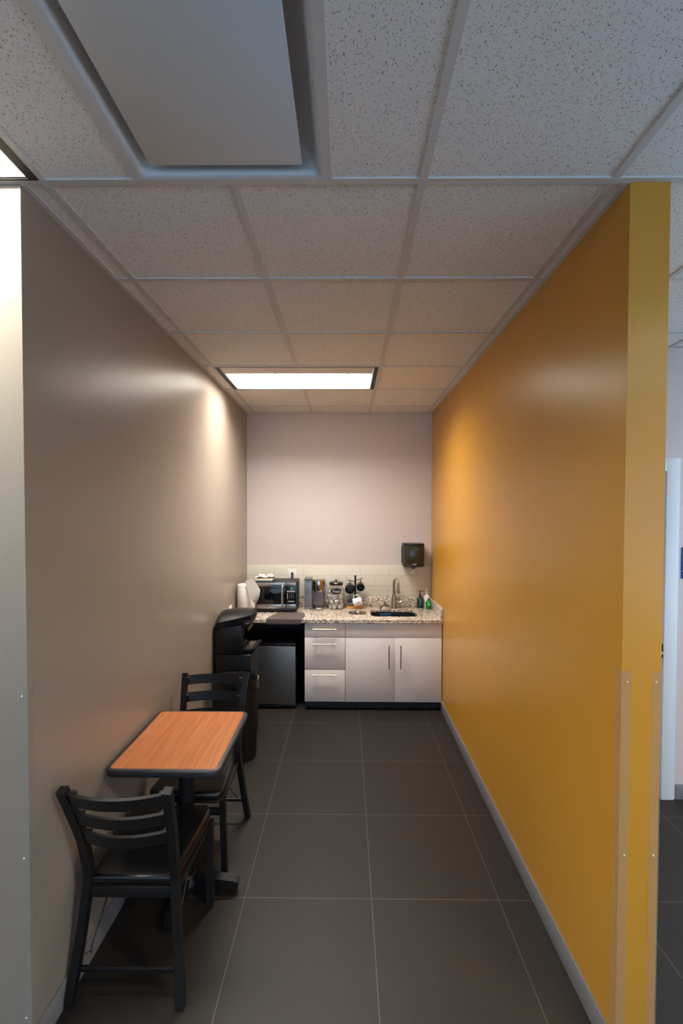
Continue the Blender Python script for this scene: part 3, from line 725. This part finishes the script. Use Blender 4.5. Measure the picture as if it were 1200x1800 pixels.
# coffee maker
t = thing('coffee_maker', 'single-serve coffee maker with chrome head and clear side tank, right of the microwave', 'coffee maker', (-.31, 4.70, ZT))
MB().box(-.428, -.350, 4.665, 4.80, ZT + .03, 1.175, .01, 3).out('water_tank', tank_m, t)
MB().box(-.43, -.348, 4.66, 4.805, 1.176, 1.192, .004).out('tank_lid', coffee_g, t)
MB().box(-.43, -.346, 4.66, 4.805, ZT, ZT + .028, .004).out('tank_base', coffee_g, t)
hk = MB(); hk.tube([(-.40, 4.662, 1.15), (-.389, 4.660, 1.168), (-.378, 4.662, 1.15)], .003, 8); hk.tube([(-.389, 4.662, 1.13), (-.389, 4.662, 1.03)], .002, 6); hk.out('tank_trim', chrome, t)
MB().box(-.338, -.219, 4.68, 4.81, ZT + .035, 1.17, .012, 3).out('column', coffee_g, t)
MB().lathe([(.0605, 1.063), (.0615, 1.066), (.0615, 1.172), (.058, 1.184), (.03, 1.188), (0, 1.188)], -.2785, 4.655, 36).out('brew_head', copper, t)
MB().box(-.342, -.337, 4.63, 4.68, 1.075, 1.16, .002).out('side_grip', blk, t)
MB().prism(rr(-.339, -.218, 4.585, 4.80, .045, 8), ZT, ZT + .034, bev=.003).out('drip_base', copper, t)
MB().box(-.325, -.232, 4.675, 4.682, ZT + .036, 1.06, .003).out('back_plate', coffee_g, t)

# treat jar with cups
JX, JY = -.102, 4.722
t = thing('treat_jar', 'clear glass jar with black lid and oval chalk label, full of small white cups', 'jar', (JX, JY, ZT))
MB().lathe([(0, ZT), (.082, ZT), (.09, ZT + .012), (.091, ZT + .17), (.085, ZT + .2), (.066, ZT + .228), (.064, ZT + .245), (.061, ZT + .245), (.063, ZT + .226), (.082, ZT + .198), (.088, ZT + .17), (.087, ZT + .016), (.08, ZT + .008), (0, ZT + .008)], JX, JY, 40).out('glass_body', glass, t)
ld = MB().lathe([(0, ZT + .247), (.07, ZT + .247), (.072, ZT + .25), (.072, ZT + .268), (.066, ZT + .276), (.03, ZT + .281), (0, ZT + .281)], JX, JY, 36).out('lid', blk, t)
MB().lathe([(.006, ZT + .280), (.006, ZT + .288), (.012, ZT + .293), (.011, ZT + .302), (0, ZT + .305)], JX, JY, 18).out('knob', blk, ld)
def lab(u, v):
    a = -PI / 2 + (2 * u - 1) * .68; r = .0925; hh = .029 * math.sqrt(max(0, 1 - (2 * u - 1) ** 2))
    return (JX + r * math.cos(a), JY + r * math.sin(a), 1.062 + (2 * v - 1) * hh)
b_ = MB(); b_.grid(lab, 28, 2); bmesh.ops.remove_doubles(b_.bm, verts=b_.bm.verts, dist=1e-6); lb = b_.out('label', blk_matt, t, smooth=60)
me = text_mesh('Treats', .034, Matrix.Translation((0, 0, 1.062)) @ FACE_CAM, shear=.25)
for v in me.vertices:
    a = -PI / 2 + v.co.x / .0935; rr_ = .0935 - v.co.y * .3
    v.co.x, v.co.y = JX + rr_ * math.cos(a), JY + rr_ * math.sin(a)
link_mesh('lettering', me, white_ink, lb)
# cups: one built, copies placed
def cup_mesh():
    m = MB(); m.lathe([(0, 0), (.0175, 0), (.021, .034), (.0235, .036), (.0235, .038), (0, .038)], 0, 0, 18)
    me = bpy.data.meshes.new('creamer_cup'); bmesh.ops.recalc_face_normals(m.bm, faces=m.bm.faces); m.bm.to_mesh(me); m.bm.free(); me.materials.append(whitep)
    me.polygons.foreach_set('use_smooth', [True] * len(me.polygons)); me.set_sharp_from_angle(angle=math.radians(35)); return me
cm_ = cup_mesh(); proto = None; n = 0
random.seed(3)
for layer in range(4):
    ring = [(0, 0)] + [(.057 * math.cos(a), .057 * math.sin(a)) for a in [2 * PI * (k + .5 * (layer % 2)) / 6 + .2 for k in range(6)]]
    for (x, y) in ring:
        if proto is None: o_ = bpy.data.objects.new('coffee_cup_pod', cm_); proto = o_
        else: o_ = proto.copy()
        COL.objects.link(o_)
        tilt = 0 if layer == 0 else .32 * (1 if random.random() > .5 else -1)
        o_.rotation_euler = (tilt, .25 * (layer > 0) * (random.random() - .5), random.random() * 6)
        o_.location = (JX + x, JY + y, ZT + .009 + layer * .0475 + (.004 if layer else 0))
        o_['label'] = 'small white coffee pod cup heaped inside the clear glass jar'; o_['category'] = 'coffee pod'; o_['group'] = 'white cups in the glass jar'
        n += 1

# mug tree
MX, MY = .099, 4.765
t = thing('mug_tree', 'black metal mug tree on a small bamboo board, right of the treat jar', 'mug stand', (MX, MY, ZT))
MB().prism(rr(.008, .192, 4.705, 4.815, .006, 3), ZT, ZT + .018, bev=.002).out('board', bamboo, t)
MB().tube([(MX, MY, ZT + .017), (MX, MY, 1.212)], .0105, 14).out('post', blk_m, t)
arms = [((MX, MY, 1.140), (.020, 4.735, 1.166)), ((MX, MY, 1.158), (.175, 4.735, 1.184)), ((MX, MY, 1.02), (.135, 4.700, 1.035)), ((MX, MY, 1.02), (.03, 4.745, 1.03))]
for a, b2 in arms:
    a, b2 = Vector(a), Vector(b2); MB().tube([a, a + (b2 - a) * .8, b2 + Vector((0, 0, .006))], .004, 8).out('arm', blk_m, t)
def mug(label, r, h, m, Mx, pr=None):
    """built upright at the origin (mouth up, handle towards +X), then posed"""
    t = thing('mug', label, 'mug', (0, 0, 0), 'mugs on the mug tree')
    MB().lathe([(0, 0), (r * .9, 0), (r, .008), (r, h), (r - .003, h), (r - .004, .008), (0, .006)], 0, 0, 30).out('cup', m, t)
    MB().tube(spline([(r - .001, 0, h * .82), (r + .020, 0, h * .82), (r + .030, 0, h * .5), (r + .018, 0, h * .2), (r - .001, 0, h * .22)], 5), .0045, 8).out('handle', m, t)
    if pr:
        b_ = MB(); 
        for k, (du, dz) in enumerate(((-.3, .6), (0, .62), (.3, .58), (-.15, .42), (.18, .40))):
            a = PI * pr + du; b_.tube([((r + .0003) * math.cos(a - .08), (r + .0003) * math.sin(a - .08), h * dz), ((r + .0003) * math.cos(a + .08), (r + .0003) * math.sin(a + .08), h * dz)], .0022, 5)
        b_.out('printed_mark', pink_ink, t)
        b_ = MB(); a = PI * pr; b_.tube([((r + .0003) * math.cos(a), (r + .0003) * math.sin(a), h * .25), ((r + .0003) * math.cos(a), (r + .0003) * math.sin(a), h * .55)], .003, 5); b_.out('printed_mark', blue_ink, t)
    t.matrix_world = Mx
    return t
def pose(loc, mouth, up):
    """mouth: direction of the cup axis; up: direction of the handle"""
    z = Vector(mouth).normalized(); x = Vector(up); x = (x - z * x.dot(z)).normalized(); y = z.cross(x)
    return Matrix.Translation(loc) @ Matrix((x, y, z)).transposed().to_4x4()
mug('large black mug hanging on the left arm of the mug tree', .050, .088, blkcer, pose((.040, 4.762, 1.088), (0, -1, -.12), (.05, 0, 1)))
mug('smaller black mug hanging on the right arm of the mug tree', .041, .085, blkcer, pose((.153, 4.762, 1.107), (0, -1, -.12), (0, 0, 1)))
mug('white mug with a small coloured print hanging low at the front of the mug tree', .042, .09, whitecer, pose((.165, 4.690, .958), (-1, 0, -.26), (-.26, 0, 1)), pr=-.5)
mug('white mug, greyed to look shaded, hanging low at the back left of the mug tree', .036, .08, shade_cer, pose((.047, 4.790, .965), (0, -1, -.2), (0, 0, 1)))

# faucet
fx, fy = .503, 4.735
t = thing('kitchen_faucet', 'brushed nickel gooseneck faucet behind the sink', 'faucet', (fx, fy, ZT))
MB().lathe([(.034, ZT), (.034, ZT + .006), (.030, ZT + .012), (.025, ZT + .08), (.020, ZT + .135), (.0195, ZT + .15), (.014, ZT + .152)], fx, fy, 28).out('body', nickel, t)
npts = [(fx, fy, ZT + .15), (fx, fy, 1.13)]
for k in range(1, 13):
    a = PI * k / 12; rad = .052; npts.append((fx + (rad - rad * math.cos(a)) * .32, fy - (rad - rad * math.cos(a)) * .95, 1.13 + rad * math.sin(a)))
MB().tube(npts, .0135, 14).out('neck', nickel, t)
e_ = Vector(npts[-1]); MB().lathe([(.0125, e_.z + .002), (.0135, e_.z - .02), (.019, e_.z - .075), (.0185, e_.z - .085), (.012, e_.z - .087)], e_.x, e_.y, 20).out('spray_head', nickel, t)
MB().tube([(fx + .015, fy, ZT + .055), (fx + .04, fy, ZT + .055), (fx + .062, fy - .004, ZT + .058)], [.016, .017, .012], 14).out('valve', nickel, t)
MB().tube([(fx + .055, fy - .003, ZT + .062), (fx + .085, fy - .008, ZT + .078)], [.008, .006], 10).out('lever', nickel, t)
# sponge caddy
t = thing('sponge_caddy', 'small dark wire sponge caddy at the back rim of the sink', 'caddy', (.41, 4.62, ZT))
def ringpts(cx, cy, cz, rx, rz, a0, a1, n=16, dy=0): return [(cx + rx * math.cos(a0 + (a1 - a0) * k / n), cy + dy * k / n, cz + rz * math.sin(a0 + (a1 - a0) * k / n)) for k in range(n + 1)]
wr = MB()
for yy in (4.60, 4.63, 4.66):
    wr.tube(ringpts(.405, yy, ZT + .004, .052, .05, 0, PI), .0022, 6)
wr.tube([(.353, 4.60, ZT + .004), (.353, 4.66, ZT + .004)], .0022, 6); wr.tube([(.457, 4.60, ZT + .004), (.457, 4.66, ZT + .004)], .0022, 6)
wr.tube([(.405, 4.60, ZT + .054), (.405, 4.66, ZT + .054)], .0022, 6)
for x in (.353, .457): wr.tube([(x, 4.60, ZT + .004), (x, 4.60, ZT - .09)], .0022, 6)
wr.tube([(.353, 4.60, ZT - .09), (.457, 4.60, ZT - .09)], .0022, 6); wr.out('wire_frame', blk_m, t)
for x in (.393, .417): MB().tube([(x, 4.63, ZT + .05), (x, 4.63, ZT + .085), (x - .004, 4.625, ZT + .095)], [.006, .006, .008], 8).out('hook', steel, t)
b_ = MB(); b_.box(.352, .458, 4.555, 4.590, ZT - .09, ZT - .022, .006, 3); o_ = b_.out('sponge', bluesp); tag(o_, 'blue sponge standing inside the sink below the wire caddy', 'sponge')
# soap bottles
def bottle(x, y, r, hb, name, label, mb_, mp_, group=None, pump=True):
    t = thing(name, label, 'bottle', (x, y, ZT), group)
    MB().lathe([(0, ZT), (r * .96, ZT), (r, ZT + .005), (r, ZT + hb * .82), (r * .8, ZT + hb * .93), (r * .4, ZT + hb), (r * .4, ZT + hb + .008), (0, ZT + hb + .008)], x, y, 28).out('bottle_body', mb_, t)
    return t
b1 = bottle(.783, 4.77, .034, .115, 'soap_bottle', 'dark green soap bottle with a brown pump, at the right end of the worktop', teal_b, brown_p)
MB().lathe([(.015, ZT + .123), (.015, ZT + .14), (.007, ZT + .145), (.007, ZT + .172), (.013, ZT + .174), (.013, ZT + .18), (0, ZT + .18)], .783, 4.77, 18).out('pump', brown_p, b1)
MB().tube([(.783, 4.77, ZT + .176), (.815, 4.765, ZT + .176), (.822, 4.764, ZT + .170)], .004, 8).out('spout', brown_p, b1)
lt_ = MB()
for k, wd_ in enumerate((.022, .03, .024, .028, .018)):
    z = ZT + .082 - k * .013; lt_.tube([(.783 - wd_ / 2, 4.77 - .0338 + .0, z), (.783 + wd_ / 2, 4.77 - .0338, z)], .0012, 5)
lt_.out('printed_lines', grey_ink, b1)
b2 = bottle(.856, 4.785, .031, .135, 'lotion_bottle', 'white and pale pink pump bottle behind the green bottle near the ochre wall', pinklab, whitep)
MB().lathe([(.012, ZT + .143), (.012, ZT + .157), (.006, ZT + .16), (.006, ZT + .178), (.012, ZT + .18), (.012, ZT + .19), (0, ZT + .19)], .856, 4.785, 18).out('pump', whitep, b2)
b3 = bottle(.862, 4.722, .028, .085, 'dish_soap_bottle', 'short green dish soap bottle in front of the pale pump bottle', green_b, whitep)
MB().lathe([(.012, ZT + .093), (.012, ZT + .105), (0, ZT + .106)], .862, 4.722, 16).out('cap', green_b, b3)
MB().lathe([(.015, 0), (.015, .0015), (0, .0016)], .862, 4.6945, 20, axis='y', cz=ZT + .05).out('label', green_ink, b3)

# paper towel dispenser
t = thing('towel_dispenser', 'dark smoke plastic paper towel dispenser on the back wall above the faucet', 'towel dispenser', (.70, 4.75, 1.30))
def dpoly(x0, x1, yb_, ys, yf, n=14):
    P = [(x1, yb_)]; 
    for k in range(n + 1):
        a = PI * k / n; P.append(((x0 + x1) / 2 + (x1 - x0) / 2 * math.cos(a), ys - (ys - yf) * math.sin(a)))
    P.append((x0, yb_)); return P
MB().prism(dpoly(.592, .812, 4.839, 4.70, 4.63), 1.335, 1.535, bev=.004, seg=2).out('cover', smoke, t)
MB().prism(dpoly(.594, .810, 4.839, 4.70, 4.628), 1.5355, 1.556, bev=.006, seg=3).out('top_cap', blk, t)
MB().prism(dpoly(.594, .810, 4.839, 4.70, 4.632), 1.315, 1.3345, bev=.006, seg=3).out('bottom_cap', blk, t)
MB().box(.585, .591, 4.74, 4.80, 1.345, 1.52, .002).out('hinge', blk_m, t)
MB().lathe([(.045, 1.314), (.03, 1.305), (.014, 1.29), (0, 1.29)], .70, 4.70, 20).out('nozzle', blk, t)
b_ = MB()
for k in range(13): b_.box(.680 + k * .0045, .6825 + k * .0045, 4.6265, 4.634, 1.4935, 1.4965 + .002 * (k % 3 == 0))
b_.out('brand_mark', grey_ink, t)
b_ = MB(); b_.prism([(.675, 1.348), (.725, 1.348), (.712, 1.338), (.688, 1.338)], 4.6255, 4.631, 'y'); b_.out('window', grey_ink, t)
def tis(u, v):
    a = 2 * PI * u; r = .004 + .012 * v * (1 + .3 * math.sin(3 * a)); return (.70 - .012 * v + r * math.cos(a), 4.70 + r * math.sin(a), 1.292 - .045 * v + .006 * math.sin(2 * a) * v)
b_ = MB(); b_.grid(tis, 20, 6); bmesh.ops.remove_doubles(b_.bm, verts=b_.bm.verts, dist=1e-5); o_ = b_.out('towel_end', paper, smooth=70, solid=.0008); tag(o_, 'twisted end of white paper towel hanging from the dark dispenser', 'paper towel')

# outlets
def outlet(x, y, z, facing, label, plug):
    t = thing('wall_outlet', label, 'outlet', (x, y, z - .058))
    def bx(a0, a1, d0, d1, z0, z1, bev=0):
        if facing == 'back': return MB().box(x + a0, x + a1, y - d1, y - d0, z + z0, z + z1, bev)
        return MB().box(x + d0, x + d1, y + a0, y + a1, z + z0, z + z1, bev)
    bx(-.042, .042, 0, .006, -.058, .058, .002).out('cover_plate', whitep, t)
    bx(-.017, .017, .006, .009, -.034, .034, .001).out('receptacle', whitep, t)
    return t
outlet(-.575, YB - .0105, 1.212, 'back', 'white wall outlet on the tiles above the microwave', True)
t = thing('power_plug', 'black power plug in the outlet above the microwave', 'plug', (-.572, YB - .03, 1.19))
MB().box(-.583, -.561, YB - .045, YB - .0195, 1.205, 1.235, .004).out('plug_body', blk, t)
MB().tube([(-.572, YB - .035, 1.208), (-.572, YB - .034, 1.19), (-.572, YB - .016, 1.15), (-.572, YB - .0225, 1.0)], .004, 8).out('cord', blk, t)
outlet(XL + .0005, 4.12, .96, 'left', 'white wall outlet on the left wall above the water cooler', False)
MB_ = MB().box(XL + .010, XL + .035, 4.105, 4.135, .955, .985, .004).out('charger_plug', whitep); tag(MB_, 'white plug in the outlet on the left wall above the water cooler', 'plug')
